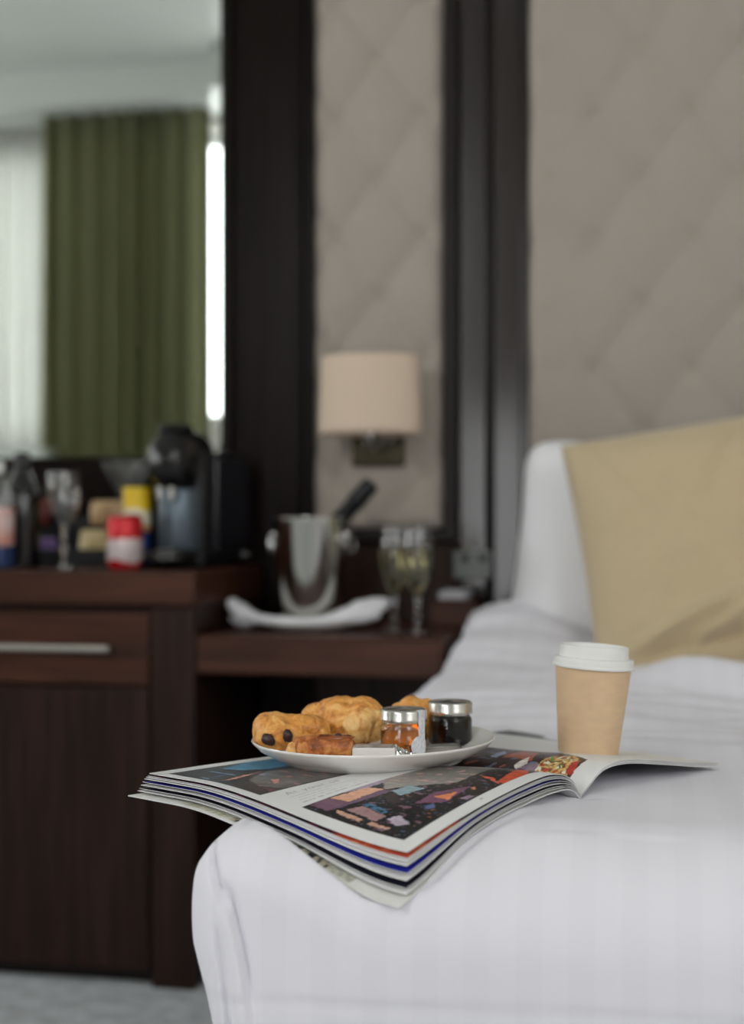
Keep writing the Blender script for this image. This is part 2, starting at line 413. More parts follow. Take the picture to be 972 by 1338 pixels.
def duvet_top(x, y):
    z = 0.
    f = sm((y-1.42)/.5)
    z += .0035*nz(x*3, y*4, 1)+.0016*nz(x*11, y*9, 2)
    z += f*(.017*nz(x*3.2, y*7, 5)+.012*nz(x*5, y*17, 9)+.006*nz(x*9+y*3, y*26, 19))
    z += .042*math.exp(-((y-2.16-.06*nz(x*3, 7))/.07)**2)*sm((x+.15)/.25)*(.8+.5*nz(x*6, 3))
    z += .014*math.exp(-((y-1.86-.05*nz(x*4, 17))/.05)**2)*sm((x+.2)/.3)*(.7+.6*nz(x*5, 33))
    z += .075*math.exp(-((x+.24)/.13)**2-((y-2.62)/.16)**2)
    z += .02*sm((y-2.2)/.3)
    return z
foot = []                      # how far the magazine presses the bed down
inv00 = room(*Cc)
def press(x, y):
    X = x*CT+y*ST; D = -x*ST+y*CT
    dx, dy = X-Cc[0], D-Cc[1]
    a = -(dx*U[0]+dy*U[1])/PW; b = (dx*V0[0]+dy*V0[1])/PH
    ac = min(max(a, 0), 1.11); bc = min(max(b, -.03), 1.03)
    dist = math.hypot((a-ac)*PW, (b-bc)*PH)
    if dist > .08: return None
    v = min(max(bc, 0), 1)
    z = left_pt(min(ac/1.1, 1), v, NS).z-.0022
    return z+dist*.9
RX = .045
R = .092
def seq(a, b, step):
    n = max(1, round((b-a)/step)); return [a+(b-a)*i/n for i in range(n)]
xs_ = seq(XB0, XB0+.12, .002)+seq(XB0+.12, XB0+.25, .005)+seq(XB0+.25, XB0+1.0, .011)+seq(XB0+1.0, XB1, .03)+[XB1]
ys_ = seq(YB0, YB0+.2, .005)+seq(YB0+.2, YB1, .011)+[YB1]
zs_ = seq(.10, .40, .02)+seq(.40, ZB, .005)+[ZB]
def rbox(x, y, z):
    tc_ = sm((x-XB0-.02)/.15)
    RY, RZ = .045+.062*tc_, .045+.047*tc_
    q = Vector((min(max(x, XB0+RX), XB1-RX), min(max(y, YB0+RY), YB1-.02), min(z, ZB-RZ)))
    ry = RY if y < 2 else .02
    d = Vector(((x-q.x)/RX, (y-q.y)/ry, (z-q.z)/RZ))
    if d.length < 1e-9: return Vector((x, y, z)), Vector((0, 0, 1))
    m = max(abs(d.x), abs(d.y), abs(d.z)); e = d.normalized()*min(1, m)   # cube cap onto the ellipsoid cap
    n = Vector((e.x/RX, e.y/ry, e.z/RZ)).normalized()
    return q+Vector((e.x*RX, e.y*ry, e.z*RZ)), n
def duv(x, y, z):
    p, n = rbox(x, y, z)
    up = sm((n.z-.25)/.6) if p.z > ZB-R-.001 else 0
    p = p.copy()
    if up > 0: p.z += up*duvet_top(p.x, p.y)
    # lower sides: sag inwards, hang with soft waves
    lowz = ZB-R-p.z
    if n.y < -.3 or n.x < -.3:
        side = max(-n.x, -n.y)
        inw = .0+.16*max(0, lowz)
        if n.x < -.3: p.x += -n.x*(inw*1.0)
        p += n*(.004*nz(p.x*6, p.z*6, p.y*5)+.003*nz(p.x*15+3, p.z*9, p.y*12))
        # seam roll of the folded lower hem on the foot side
        if n.y < -.3:
            zs = .474+.006*math.sin(p.x*4)-.01*sm((p.x-.1)/.8)*-1
            p.y += .0022*math.exp(-((p.z-zs)/.004)**2)
            p.y += .0015*sm((zs-p.z)/.01)
        # hospital corner: flap lying over the foot side along a curved edge
        if n.y < -.2:
            t = (ZB-.015-p.z)
            if t > 0:
                edge = XB0+.010+.034*(1-math.exp(-t/.045))+.06*t
                e2 = XB0+.040+.03*max(0, t-.06)
                fl = sm((edge-p.x)/.003)
                p.y -= .0060*fl
                p.y += .0065*math.exp(-((p.x-edge-.001)/.0022)**2)*(1-sm((t-.09)/.03))
                if t > .05: p.y += .0055*sm((t-.05)/.02)*math.exp(-((p.x-e2+.012)/.0020)**2)
        # crease between corner flap and the side drop
        if n.x < -.3:
            p.x += .010*sm((p.y-YB0-.10)/.03)*sm((lowz+R*.8)/.05)*(1-sm((p.y-1.5)/.3))
            p.x -= .006*math.exp(-((p.z-.535)/.05)**2)*(1-sm((p.y-YB0-.09)/.05))
    pr = press(p.x, p.y)
    if pr is not None and p.z > pr: p.z = pr
    return p
dv = MB(); idx = {}
def vid(x, y, z):
    k = (round(x, 5), round(y, 5), round(z, 5))
    if k not in idx: idx[k] = len(dv.v); dv.v.append(tuple(duv(x, y, z)))
    return idx[k]
for i in range(len(xs_)-1):
    for j in range(len(ys_)-1):
        dv.f.append((vid(xs_[i],ys_[j],ZB), vid(xs_[i+1],ys_[j],ZB), vid(xs_[i+1],ys_[j+1],ZB), vid(xs_[i],ys_[j+1],ZB)))
for i in range(len(xs_)-1):
    for k in range(len(zs_)-1):
        dv.f.append((vid(xs_[i],YB0,zs_[k]), vid(xs_[i+1],YB0,zs_[k]), vid(xs_[i+1],YB0,zs_[k+1]), vid(xs_[i],YB0,zs_[k+1])))
for j in range(len(ys_)-1):
    for k in range(len(zs_)-1):
        for X in (XB0, XB1):
            dv.f.append((vid(X,ys_[j],zs_[k]), vid(X,ys_[j+1],zs_[k]), vid(X,ys_[j+1],zs_[k+1]), vid(X,ys_[j],zs_[k+1])))
duvet = dv.build('duvet', M['sheet'], angle=0)
tag(duvet, 'white satin-stripe duvet covering the bed, tucked at the foot corner', 'duvet')

def pillow(name, w_, h_, t_, mt, wr, pinch=.05, rnd=.01, n=70):
    b = MB(); ids = {}
    def pt(u, v, side):
        x = w_/2*u*(1-pinch*(1-v*v)*u*u); z = h_/2*v*(1-pinch*(1-u*u)*v*v)
        k_ = 1-rnd*(u*u*v*v)**4; x *= k_; z *= k_
        e = ((1-u**4)*(1-v**4))
        th = t_/2*max(0, e)**.62
        th += (wr(u, v, side) if wr else 0)*max(0, e)**.5
        return (x, side*th, z)
    for side in (-1, 1):
        for i in range(n+1):
            for j in range(n+1):
                u, v = 2*i/n-1, 2*j/n-1
                if i in (0, n) or j in (0, n): k = (i, j, 0)
                else: k = (i, j, side)
                if k not in ids: ids[k] = len(b.v); b.v.append(pt(u, v, side))
        g = lambda i, j: ids[(i, j, 0 if i in (0, n) or j in (0, n) else side)]
        for i in range(n):
            for j in range(n): b.f.append((g(i,j), g(i+1,j), g(i+1,j+1), g(i,j+1)))
    return b.build(name, mt, angle=0)
def wr_kh(u, v, s):
    x = .010*nz(u*2, v*2.5, 3)+.004*nz(u*6, v*7, 8)
    for (u0, v0, ang, wd, a) in ((-.35,-.52,.42,.05,.014), (-.15,-.72,.1,.045,-.016), (.1,-.45,.5,.05,.012), (-.45,-.8,.7,.04,.010), (-.7,.75,-1.1,.05,-.006), (.05,.8,1.1,.05,-.007)):
        du, dv_ = u-u0, v-v0
        al = du*math.cos(ang)+dv_*math.sin(ang); pe = -du*math.sin(ang)+dv_*math.cos(ang)
        x += 1.7*a*math.exp(-(pe/wd)**2-(al/.45)**2)
    return x
def wr_wh(u, v, s): return .008*nz(u*2.2, v*2, 21)+.004*nz(u*6, v*3, 28)
wp = pillow('white_pillow', .70, .42, .19, M['pillow'], wr_wh, .03, .085)
wp.location = (.100, 2.675, .772); wp.rotation_euler = (math.radians(-13), math.radians(5), 0)
tag(wp, 'plump white pillow leaning on the headboard behind the khaki cushion', 'pillow')
kh = pillow('khaki_cushion', .56, .46, .17, M['khaki'], wr_kh, .035)
kh.location = (.158, 2.475, .803); kh.rotation_euler = (math.radians(-14), math.radians(-9.5), 0)
tag(kh, 'khaki cushion with creased lower corner propped in front of white pillow', 'cushion')

# ------------------------------------------------------------------ magazine
WHITE = (226,226,226)
IMG2 = [((122,88,108),[(.9,.416),(.811,.42),(.788,.351),(.901,.349)]), ((226,170,140),[(.803,.412),(.623,.399),(.612,.343),(.788,.351)]),
 ((165,150,170),[(.75,.424),(.503,.42),(.435,.384),(.629,.394)]), ((130,125,120),[(.503,.42),(.3,.42),(.05,.36),(.05,.2),(.2,.2),(.435,.19),(.516,.275),(.612,.343)]),
 ((112,84,110),[(.898,.351),(.612,.343),(.62,.311),(.865,.34)]), ((146,172,182),[(.615,.316),(.532,.3),(.543,.241),(.643,.26)]),
 ((74,118,150),[(.785,.301),(.754,.297),(.777,.212),(.812,.213)]), ((165,130,130),[(.85,.316),(.793,.295),(.819,.192),(.869,.2)]),
 ((205,160,140),[(.87,.336),(.876,.237),(.904,.23),(.892,.32)]), ((205,160,140),[(.884,.206),(.883,.132),(.903,.131),(.902,.201)]),
 ((185,170,185),[(.834,.182),(.788,.163),(.833,.1),(.862,.13)]), ((122,78,106),[(.685,.185),(.556,.189),(.45,.129),(.628,.11)]),
 ((230,140,90),[(.599,.17),(.524,.133),(.606,.115)]), ((205,85,55),[(.374,.083),(.06,.158),(.246,.05),(.388,.051)]),
 ((205,95,65),[(.338,.164),(.33,.127),(.399,.06),(.364,.114)]), ((150,130,150),[(.58,.09),(.538,.084),(.541,.065),(.579,.066)]),
 ((220,140,100),[(.473,.119),(.456,.113),(.488,.093)]), ((84,104,150),[(.686,.147),(.654,.134),(.685,.106),(.707,.125)]),
 ((60,50,50),[(.682,.294),(.636,.291),(.685,.223),(.727,.229)])]
IMG1 = [((70,135,165),[(.748,.909),(.474,.975),(.3,.97),(.3,.813),(.627,.813),(.712,.848)]), ((60,90,130),[(.934,.805),(.769,.814),(.845,.823)]),
 ((205,140,120),[(.926,.752),(.757,.779),(.675,.788),(.867,.744)]), ((105,100,98),[(.832,.715),(.645,.783),(.3,.75),(.3,.58),(.657,.575),(.825,.571),(.877,.635)]),
 ((205,145,130),[(.765,.677),(.735,.668),(.782,.63),(.813,.626)]), ((120,60,75),[(.879,.612),(.867,.579),(.905,.562)])]
FR_R = [(.03,.075),(.21,.09),(.30,.2),(.48,.35),(.56,.67),(.56,.95),(.03,.95)]
IMGR = [((150,170,205),[(.191,.455),(.446,.549),(.302,.452),(.17,.419)]), ((170,95,75),[(.205,.411),(.421,.465),(.387,.365),(.146,.266)]),
 ((215,205,200),[(.099,.304),(.203,.304),(.118,.266),(.075,.284)]), ((140,120,135),[(.084,.284),(.139,.234),(.072,.202)]),
 ('noodle',[(.08,.215),(.223,.244),(.275,.168),(.192,.111),(.08,.095),(.06,.202)]), ((95,165,70),[(.262,.253),(.23,.227),(.15,.187),(.162,.202)]),
 ((185,60,45),[(.168,.124),(.193,.109),(.079,.071),(.087,.106)])]
def inside(p, poly):
    x, y = p; r = False; n = len(poly)
    for i in range(n):
        x1, y1 = poly[i]; x2, y2 = poly[(i+1) % n]
        if (y1 > y) != (y2 > y) and x < (x2-x1)*(y-y1)/(y2-y1)+x1: r = not r
    return r
def jit(c, a, s, v, f=60):
    k = 1+a*nz(s*f, v*f*1.4, 2)
    return tuple(max(0, min(255, x*k)) for x in c)
def art_left(s, v):
    s0, v0 = s, v
    k_ = .006
    s, v = s+k_*nz(s*55, v*55, 91)+.004*nz(s*140, v*150, 5), v+k_*nz(s*55, v*60, 17)+.003*nz(s*150, v*140, 6)
    if not (.055 < v0 < .42 and s0 < .935 or .565 < v0 < .955 and s0 < .96): s, v = s0, v0
    else: s, v = min(s, .934 if v0 < .5 else .959), min(max(v, .056 if v0 < .5 else .566), .419 if v0 < .5 else .954)
    if .055 < v < .42 and s < .935:
        c = jit((26,23,26), .5, s, v)
        n1 = nz(s*38, v*30, 11)
        if n1 > .42 and v < .3: c = (120,90,105)
        if nz(s*55, v*50, 31) > .6 and v < .25: c = (190,120,85)
        if nz(s*150, v*90, 41) > .55: c = (130,100,98)
        if nz(s*90, v*200, 47) > .5: c = (100,120,150)
        if nz(s*30, v*300, 43) > .5: c = (10,10,12)
        for col, poly in IMG2:
            if inside((s, v), poly):
                c = jit(col, .12, s, v, 40)
                if col == (130,125,120):
                    c = tuple(x*(.75+.45*sm((s-.15)/.4)) for x in c)
                    if nz(s*45, v*28, 3) > .42: c = (205,160,150)
                if col == (74,118,150) and nz(s*60, v*60) > .15: c = (30,45,60)
        return c
    if .565 < v < .955 and s < .96:
        c = jit((38,38,44), .5, s, v)
        if v < .7: c = jit((58,52,52), .3, s, v)
        for col, poly in IMG1:
            if inside((s, v), poly):
                c = jit(col, .25, s, v, 25)
                if col == (105,100,98) and nz(s*30, v*26, 5) > .45: c = (180,125,115)
        if nz(s*40, v*14, 55) > .45 and .72 < v: c = (110,140,170)
        return c
    # small grey print: lines of body text, just above the lower picture
    if .435 < v < .50 and .56 < s < .90 and int(v*170) % 3 == 0 and nz(s*120, int(v*170)*3.7) > -.15: return (188,188,190)
    if .545 < s < .56 and .028 < v < .036: return (150,150,155)
    return WHITE
def art_right(s, v):
    if inside((s, v), FR_R):
        c = jit((52,38,40), .5, s, v, 30)
        n1 = nz(s*22, v*22, 77)
        if n1 > .3: c = (150,90,75)
        if n1 < -.35: c = (110,115,140)
        for col, poly in IMGR:
            if inside((s, v), poly):
                if col == 'noodle':
                    n2 = nz(s*46+v*30, v*75-s*20, 4); n3 = nz(s*38+9, v*64, 6)
                    c = (222,190,120) if n2 > .12 else (196,150,85) if n2 > -.12 else (120,70,45)
                    if n3 > .22: c = (236,228,204)
                    if n3 < -.34: c = (190,70,50)
                    if n3 > .1 and n2 < -.25: c = (90,130,60)
                else: c = jit(col, .2, s, v, 40)
        return c
    return WHITE
def bleed(kind):
    def f(s, v):
        e = min(1-s, v)      # distance in from the outer and bottom edges
        if kind == 'red':
            c = (35,25,32) if nz(s*14, v*14, 3) > -.1 else (96,40,70)
            if v < .25 and s > .72: c = (190,80,55) if nz(s*30, v*30) > -.2 else (225,130,90)
            return c
        if kind == 'blue': return (38,42,150) if nz(s*40, v*40, 8) < .45 else (24,26,80)
        if kind == 'navy': return (28,28,42) if nz(s*60, v*60, 1) < .5 else (90,90,105)
        return WHITE
    return f
def art_cover(s, v):
    if .945 < s <= .988 and .17 < v < .80:
        n1 = nz(s*20, v*95, 3); n2 = nz(s*130, v*60, 9)
        if v < .25: return (200,198,180) if n2 > 0 else (170,170,160)
        if v > .6: return (176,172,150) if n1 > 0 else (206,204,186)
        c = (46,48,52) if n1 > -.05 else (180,172,150)
        if n2 > .3: c = (206,200,186)
        if .43 < v < .47: c = (205,140,66)
        return c
    return (228,228,224)
PAPER = vcolmat('glossy_print', .34)
def page(name, fn, ns, nv, art, thick, parent):
    b = MB().grid(ns, nv, fn)
    nb = len(b.v); W_ = ns+1
    b.v += [(x, y, z-thick) for x, y, z in b.v]
    b.f += [tuple(nb+i for i in reversed(f)) for f in list(b.f)]
    rim = [i for i in range(W_)]+[j*W_+ns for j in range(1, nv+1)]+[nv*W_+i for i in range(ns-1, -1, -1)]+[j*W_ for j in range(nv-1, 0, -1)]
    side = len(b.v)
    for r_ in rim:           # own vertices on the cut edge so that it stays paper white
        b.v.append(b.v[r_]); b.v.append(b.v[nb+r_])
    m_ = len(rim)
    for i in range(m_):
        k, k2 = side+2*i, side+2*((i+1) % m_)
        b.f.append((k, k+1, k2+1, k2))
    o = b.build(name, PAPER, parent, angle=50)
    a = o.data.color_attributes.new('print', 'FLOAT_COLOR', 'POINT')
    wl_ = lin((214,214,214)); buf = []
    for j in range(nv+1):
        for i in range(ns+1): buf += [*lin(art(i/ns, j/nv)), 1]
    for _ in range(nb): buf += [*wl_, 1]
    for _ in range(2*m_): buf += [*wl_, 1]
    a.data.foreach_set('color', buf)
    return o
mag = thing('magazine', 'open glossy magazine on the bed corner, under the plate and cup', 'magazine')
# nonuniform s keeps detail; the top-left page carries the printed pictures
page('page', lambda s, v: left_pt(s, v, 0), 210, 290, art_left, .0006, mag)
kinds = {1:'red', 2:'white', 3:'white', 4:'blue', 5:'white', 6:'navy', 7:'white'}
for k in range(1, NS):
    page('page', (lambda s, v, k=k: left_pt(s, v, k)), 44, 50, bleed(kinds[k]), .0004, mag)
cv = page('back_cover', lambda s, v: left_pt(s, v, NS), 90, 240, art_cover, .0009, mag)
cv['label'] = 'back cover with a strip of printed picture'
def right_pt(s, v, k):
    p = PR(min(1, s), v); d = (.0010*k)*(.25+.75*sm(s/.3))
    p.z -= d
    if k == 3: p = p+(PR(1, v)-PR(.9, v))*(2.4*sm((v-.25)/.75)*s)
    return p
page('page', lambda s, v: right_pt(s, v, 0), 200, 260, art_right, .0006, mag)
page('page', lambda s, v: right_pt(s, v, 1), 44, 40, bleed('white'), .0007, mag)
page('page', lambda s, v: right_pt(s, v, 2), 44, 40, bleed('white'), .0007, mag)
page('page', lambda s, v: right_pt(s, v, 3), 44, 60, lambda s, v: (92,94,96) if v > .35 else (120,150,150), .0008, mag)
# heading printed in thin grey letters
fc = bpy.data.curves.new('heading_curve', 'FONT'); fc.body = 'At your se'; fc.size = .0105; fc.offset = -.00022; fc.space_character = 1.12
fo = bpy.data.objects.new('heading_curve', fc); COL.objects.link(fo)
bpy.context.view_layer.update()
me = bpy.data.meshes.new_from_object(fo.evaluated_get(bpy.context.evaluated_depsgraph_get()))
bpy.data.objects.remove(fo)
wmax = max(v.co.x for v in me.vertices)
for v in me.vertices:
    s = .885-v.co.x/wmax*.275; vv = .512+v.co.y/PH
    v.co = left_pt(s, vv, 0)+Vector((0, 0, .0003))
ho = bpy.data.objects.new('heading_text', me); COL.objects.link(ho); ho.parent = mag
me.materials.clear(); me.materials.append(mat('grey_ink', (150,150,158), .5))

# ------------------------------------------------------------------ plate and breakfast (local x = camera right, y = away)
def cthing(name, label, cat, X, D, z, rz=0, group=None):
    x, y = room(X, D); return thing(name, label, cat, (x, y, z), TH+rz, group)
ZP = .6108
pl = MB().lathe([(0,.0025),(.080,.0025),(.081,0),(.0855,0),(.0875,.0025),(.098,.0065),(.1085,.0125),(.1145,.0185),(.1155,.0200),(.1150,.0212),(.1135,.0210),(.108,.0155),(.099,.0105),(.090,.0070),(.080,.0058),(0,.0055)], 96)
plate = pl.build('plate', M['ceramic'], angle=60)
x, y = room(.0015, 1.352); plate.location = (x, y, ZP); plate.rotation_euler = (0, math.radians(-.9), TH)
tag(plate, 'round white ceramic breakfast plate resting on the open magazine', 'plate')
ZF = ZP+.0068

def crust_mat(name, pale, gold, brown, sc=55):
    m = mat(name, gold, .40, bump=.8, bscale=190); nt = m.node_tree; b = nt.nodes['Principled BSDF']
    tc = nt.nodes.new('ShaderNodeTexCoord')
    n1 = nt.nodes.new('ShaderNodeTexNoise'); n1.inputs['Scale'].default_value = sc; n1.inputs['Detail'].default_value = 9; n1.inputs['Roughness'].default_value = .68
    n1.inputs['Distortion'].default_value = .8
    nt.links.new(tc.outputs['Object'], n1.inputs['Vector'])
    r_ = nt.nodes.new('ShaderNodeValToRGB'); e = r_.color_ramp.elements
    e[0].position = .34; e[0].color = (*lin(brown), 1); e[1].position = .66; e[1].color = (*lin(pale), 1)
    k = e.new(.50); k.color = (*lin(gold), 1)
    nt.links.new(n1.outputs[0], r_.inputs[0]); nt.links.new(r_.outputs[0], b.inputs['Base Color'])
    return m
M['crust'] = crust_mat('golden_crust', (242,194,122), (224,154,74), (150,80,30))
M['crustd'] = crust_mat('glazed_brown_crust', (222,160,90), (178,100,48), (96,46,24), 70)
M['dough'] = crust_mat('pale_dough', (242,208,146), (232,178,104), (180,112,50), 60)
M['choc'] = mat('dark_chocolate', (52,30,28), .35, bump=.3, bscale=80)
def blob(mb, axis_pts, radii, n=28, m=40, squash=1., fn=None, ce=.09):
    # organic body swept along a path, closed by tapering ends
    P = [Vector(p) for p in axis_pts]
    def path(t):
        f = t*(len(P)-1); i = min(int(f), len(P)-2); g = f-i
        a, b = P[max(i-1,0)], P[i]; c, d = P[i+1], P[min(i+2,len(P)-1)]
        return .5*((2*b)+(c-a)*g+(2*a-5*b+4*c-d)*g*g+(3*b-a-3*c+d)*g**3)
    rp = [(i/(len(radii)-1), r) for i, r in enumerate(radii)]
    def pt(u, v):
        t = v; e = 1e-3
        c = path(t); tg = (path(min(1, t+e))-path(max(0, t-e))).normalized()
        side = tg.cross(Vector((0,0,1))).normalized(); up = side.cross(tg)
        a = 2*math.pi*u; r = curve(rp, t)
        cap = min(1, math.sqrt(max(0, 1-(1-min(1, t/ce))**2)))*min(1, math.sqrt(max(0, 1-(1-min(1, (1-t)/ce))**2)))
        k = fn(a, t) if fn else 0
        return c+(side*math.cos(a)+up*math.sin(a)*squash)*max(1e-5, (r+k*r)*cap)
    b0 = len(mb.v)
    mb.grid(n, m, pt, closed_u=True)
    return mb
# 1 chocolate roll at the left rim
t = cthing('chocolate_roll', 'golden mini chocolate roll at the left rim, chocolate showing in its end', 'pastry', -.078, 1.352, ZF)
def flake(a, t): return .035*nz(math.cos(a)*7, math.sin(a)*7, t*20)+.02*nz(math.cos(a)*14, math.sin(a)*14, t*40)
def f1(a, t): return flake(a, t)+.10*math.sin(3*a+9*t)*.5+.12*nz(math.cos(a)*1.6, math.sin(a)*1.6, t*5)+.05*nz(math.cos(a)*5, math.sin(a)*5, t*16)-.10*math.exp(-((t-.42)/.05)**2)
blob(MB(), [(-.033,-.012,.0175),(-.018,-.006,.0185),(.002,.002,.018),(.022,.010,.017),(.036,.016,.015)], [.019,.0215,.0195,.020,.015], fn=f1, squash=.88, n=56, m=80, ce=.24).build('crust', M['crust'], t, angle=0)
def lump(name, mt, parent, c, r, seed, rot=(0,0,0)):
    b = MB()
    def fn(u, v):
        th = math.pi*v; a = 2*math.pi*u
        d = Vector((math.sin(th)*math.cos(a), math.sin(th)*math.sin(a), math.cos(th)))
        k = 1+.22*nz(d.x*1.8+seed, d.y*1.8, d.z*1.8)
        return (d.x*r[0]*k, d.y*r[1]*k, d.z*r[2]*k)
    b.grid(16, 10, fn, closed_u=True); o = b.build(name, mt, parent, angle=0)
    o.location = c; o.rotation_euler = rot; return o
lump('chocolate_piece', M['choc'], t, (-.0185,-.0285,.0155), (.0072,.0042,.0052), 1, (0,.5,0))
lump('chocolate_piece', M['choc'], t, (-.0015,-.0205,.0180), (.0050,.0040,.0066), 4, (0,-.4,0))
# 2 croissant in the middle
t = cthing('croissant', 'plump golden croissant, largest pastry, at the back of the plate', 'pastry', -.027, 1.402, ZF)
def f2(a, t): return flake(a, t)+.13*abs(math.sin(math.pi*(t*3.2+.12*math.sin(a))))-.08+.10*nz(math.cos(a)*1.5, math.sin(a)*1.5, t*4+3)+.04*nz(math.cos(a)*5, math.sin(a)*5, t*14)
blob(MB(), [(-.040,.012,.016),(-.024,.004,.0215),(0,-.004,.0235),(.020,-.010,.0225),(.036,-.020,.0150)], [.013,.0215,.0245,.0245,.0150], fn=f2, squash=.92, n=64, m=110, ce=.2).build('crust', M['crust'], t, angle=0)
blob(MB(), [(.004,-.022,.012),(.016,-.022,.021),(.028,-.020,.020),(.038,-.020,.009)], [.012,.016,.016,.010], fn=f2, n=32, m=40).build('folded_tip', M['dough'], t, angle=0)
lump('raisin', M['choc'], t, (-.030,-.018,.0235), (.0030,.0022,.0045), 9, (0,-.3,0))
# 3 glazed danish in front
t = cthing('glazed_danish', 'small glazed brown danish with pale cut end at the front of plate', 'pastry', -.043, 1.295, ZF+.001)
def f3(a, t): return flake(a, t)+.06*nz(math.cos(a)*2, math.sin(a)*2, t*5+8)+.10*abs(math.sin(a*2))*.5
blob(MB(), [(-.028,-.004,.0105),(-.012,-.001,.0115),(.008,.001,.0115),(.026,.003,.0105)], [.0120,.0135,.0132,.0115], fn=f3, squash=.84, n=40, m=50).build('crust', M['crustd'], t, angle=0)
lump('glaze', mat('dark_caramel_glaze', (128,66,28), .16, var=.4, scale=60, coat=.5), t, (.003,.001,.0205), (.0235,.0105,.0030), 2, (0,-.03,.08))
lump('cut_end', M['dough'], t, (-.0285,-.0065,.0095), (.0062,.0062,.0080), 5)
lump('raisin', M['choc'], t, (.012,-.003,.0232), (.0034,.0026,.0018), 3)
# 4 roll behind the jars
t = cthing('bread_roll', 'golden pastry mostly hidden behind the two jars', 'pastry', .042, 1.418, ZF)
blob(MB(), [(-.022,-.002,.016),(-.008,0,.020),(.008,0,.020),(.022,.002,.015)], [.014,.0215,.0210,.013], fn=f2, squash=1.05, n=40, m=60, ce=.25).build('crust', M['crust'], t, angle=0)

M['honey'] = mat('honey', (250,152,62), .02, trans=1, ior=1.42)
M['jam'] = mat('dark_berry_jam', (16,4,6), .3, spec=.1)
def jar(name, label, X, D, fill, fillh, z0):
    t = cthing(name, label, 'jar', X, D, z0, 0)
    r = .0213
    prof = [(0,.0015),(.013,.0012),(.0185,.0),(.0207,.0016),(r,.005),(r,.024),(.0207,.0262),(.0188,.0282),(.0184,.0290),(.0184,.0345),
            (.0168,.0345),(.0168,.0285),(.0186,.0258),(.0190,.0235),(.0190,.006),(.0178,.0038),(0,.0036)]
    t.scale = (1, 1, 1.07)
    MB().lathe(prof, 64).build('glass_jar', M['glass'], t, angle=50)
    MB().lathe([(0,.0033),(.0180,.0036),(.0193,.006),(.0193,fillh-.0006),(.0186,fillh),(0,fillh)], 64).build('contents', M[fill], t, angle=50)
    lp = [(.0207,.0305),(.0216,.0300),(.0221,.0308),(.0221,.0325),(.0219,.0330),(.0219,.0388),(.0214,.0402),(.0200,.0408),(.0182,.0408),(.0176,.0402),(0,.0404)]
    MB().lathe(lp+[(0,.0385),(.0205,.0385),(.0207,.0305)], 64).build('lid', M['lid'], t, angle=50)
    return t
hj = jar('honey_jar', 'small honey jar with tin lid and white paper seal', .0295, 1.337, 'honey', .0225, ZP+.0060)
jj = jar('jam_jar', 'small dark jam jar with tin lid, right of the honey', .0765, 1.392, 'jam', .0265, ZP+.0062)
# paper seal strip over the lid side, ending in a round sticker
def seal_art():
    m = mat('printed_seal_paper', (230,231,235), .6, col2=(192,195,206), scale=420); return m
sb = MB(); rr = .0228
def sealpt(a, z): return (rr*math.sin(a), -rr*math.cos(a), z)
a0 = math.radians(49)
sb.grid(8, 24, lambda u, v: sealpt(a0+(u-.5)*.42, .040-v*.029))
sb.grid(8, 3, lambda u, v: (( rr-.004*v)*math.sin(a0+(u-.5)*.42), -(rr-.004*v)*math.cos(a0+(u-.5)*.42), .0402+.0008*v))
def disc(u, v):
    a = 2*math.pi*u; r_ = .0098*v
    return tuple(Vector(sealpt(a0-.12+r_*math.cos(a)/rr, .0095+r_*math.sin(a)))*1.0)
b2 = MB(); 
sb.grid(28, 6, disc, closed_u=True)
so = sb.build('paper_seal', seal_art(), hj, angle=0); so['label'] = 'white paper seal with small print'
s_ = so.modifiers.new('thickness', 'SOLIDIFY'); s_.thickness = .0003

# butter portion in foil, with crimped foil end
bt = cthing('butter_portion', 'small white wrapped butter portion with silver foil end, front of the honey jar', 'butter', .005, 1.289, ZP+.0062, math.radians(-3))
MB().box(-.0225,.0165,-.0095,.0115,0,.0150).build('wrapped_block', mat('white_wrapper', (226,222,218), .4, bump=.3, bscale=120), bt, .0014)
MB().box(-.0205,.0150,-.0075,.0095,.0152,.0160).build('top_fold', mat('printed_wrapper', (202,196,192), .35, col2=(120,112,108), scale=90), bt, .0004)
fb = MB()
def foil(u, v):
    x = .0155+.021*u; a = v*2-1
    return (x, a*.0125*(1-.25*u)+.002*nz(u*9, v*9, 3), .0085+.0065*(1-.55*u)*math.cos(a*2.2)*(1-.2*u)+.0042*nz(u*14, v*17, 8)-.0050*u)
fb.grid(26, 30, foil)
fo_ = fb.build('foil_end', mat('crumpled_foil', (200,200,198), .16, metal=1), bt, angle=18)
fs = fo_.modifiers.new('thickness', 'SOLIDIFY'); fs.thickness = .0005
# flat sachet lying in front of the jam jar
sa = cthing('sachet', 'thin flat foil sachet lying in front of the jam jar', 'sachet', .0605, 1.343, ZP+.0105, math.radians(20))
sa.rotation_euler[0] = math.radians(16)
def sac(u, v): return ((u-.5)*.052, (v-.5)*.020, .0022*math.sin(math.pi*u)**.5*math.sin(math.pi*v)**.5+.0004*nz(u*14, v*8, 2)+.0006)
o = MB().grid(26, 12, sac).build('sachet_body', mat('striped_sachet', (206,202,198), .25, metal=.6, col2=(120,112,104), scale=60, stretch=(.4,5,1)), sa, angle=0)
o.modifiers.new('thickness', 'SOLIDIFY').thickness = .0006
MB().box(-.0295,-.026,-.010,.010,.0004,.0010).build('crimped_edge', M['lid'], sa)

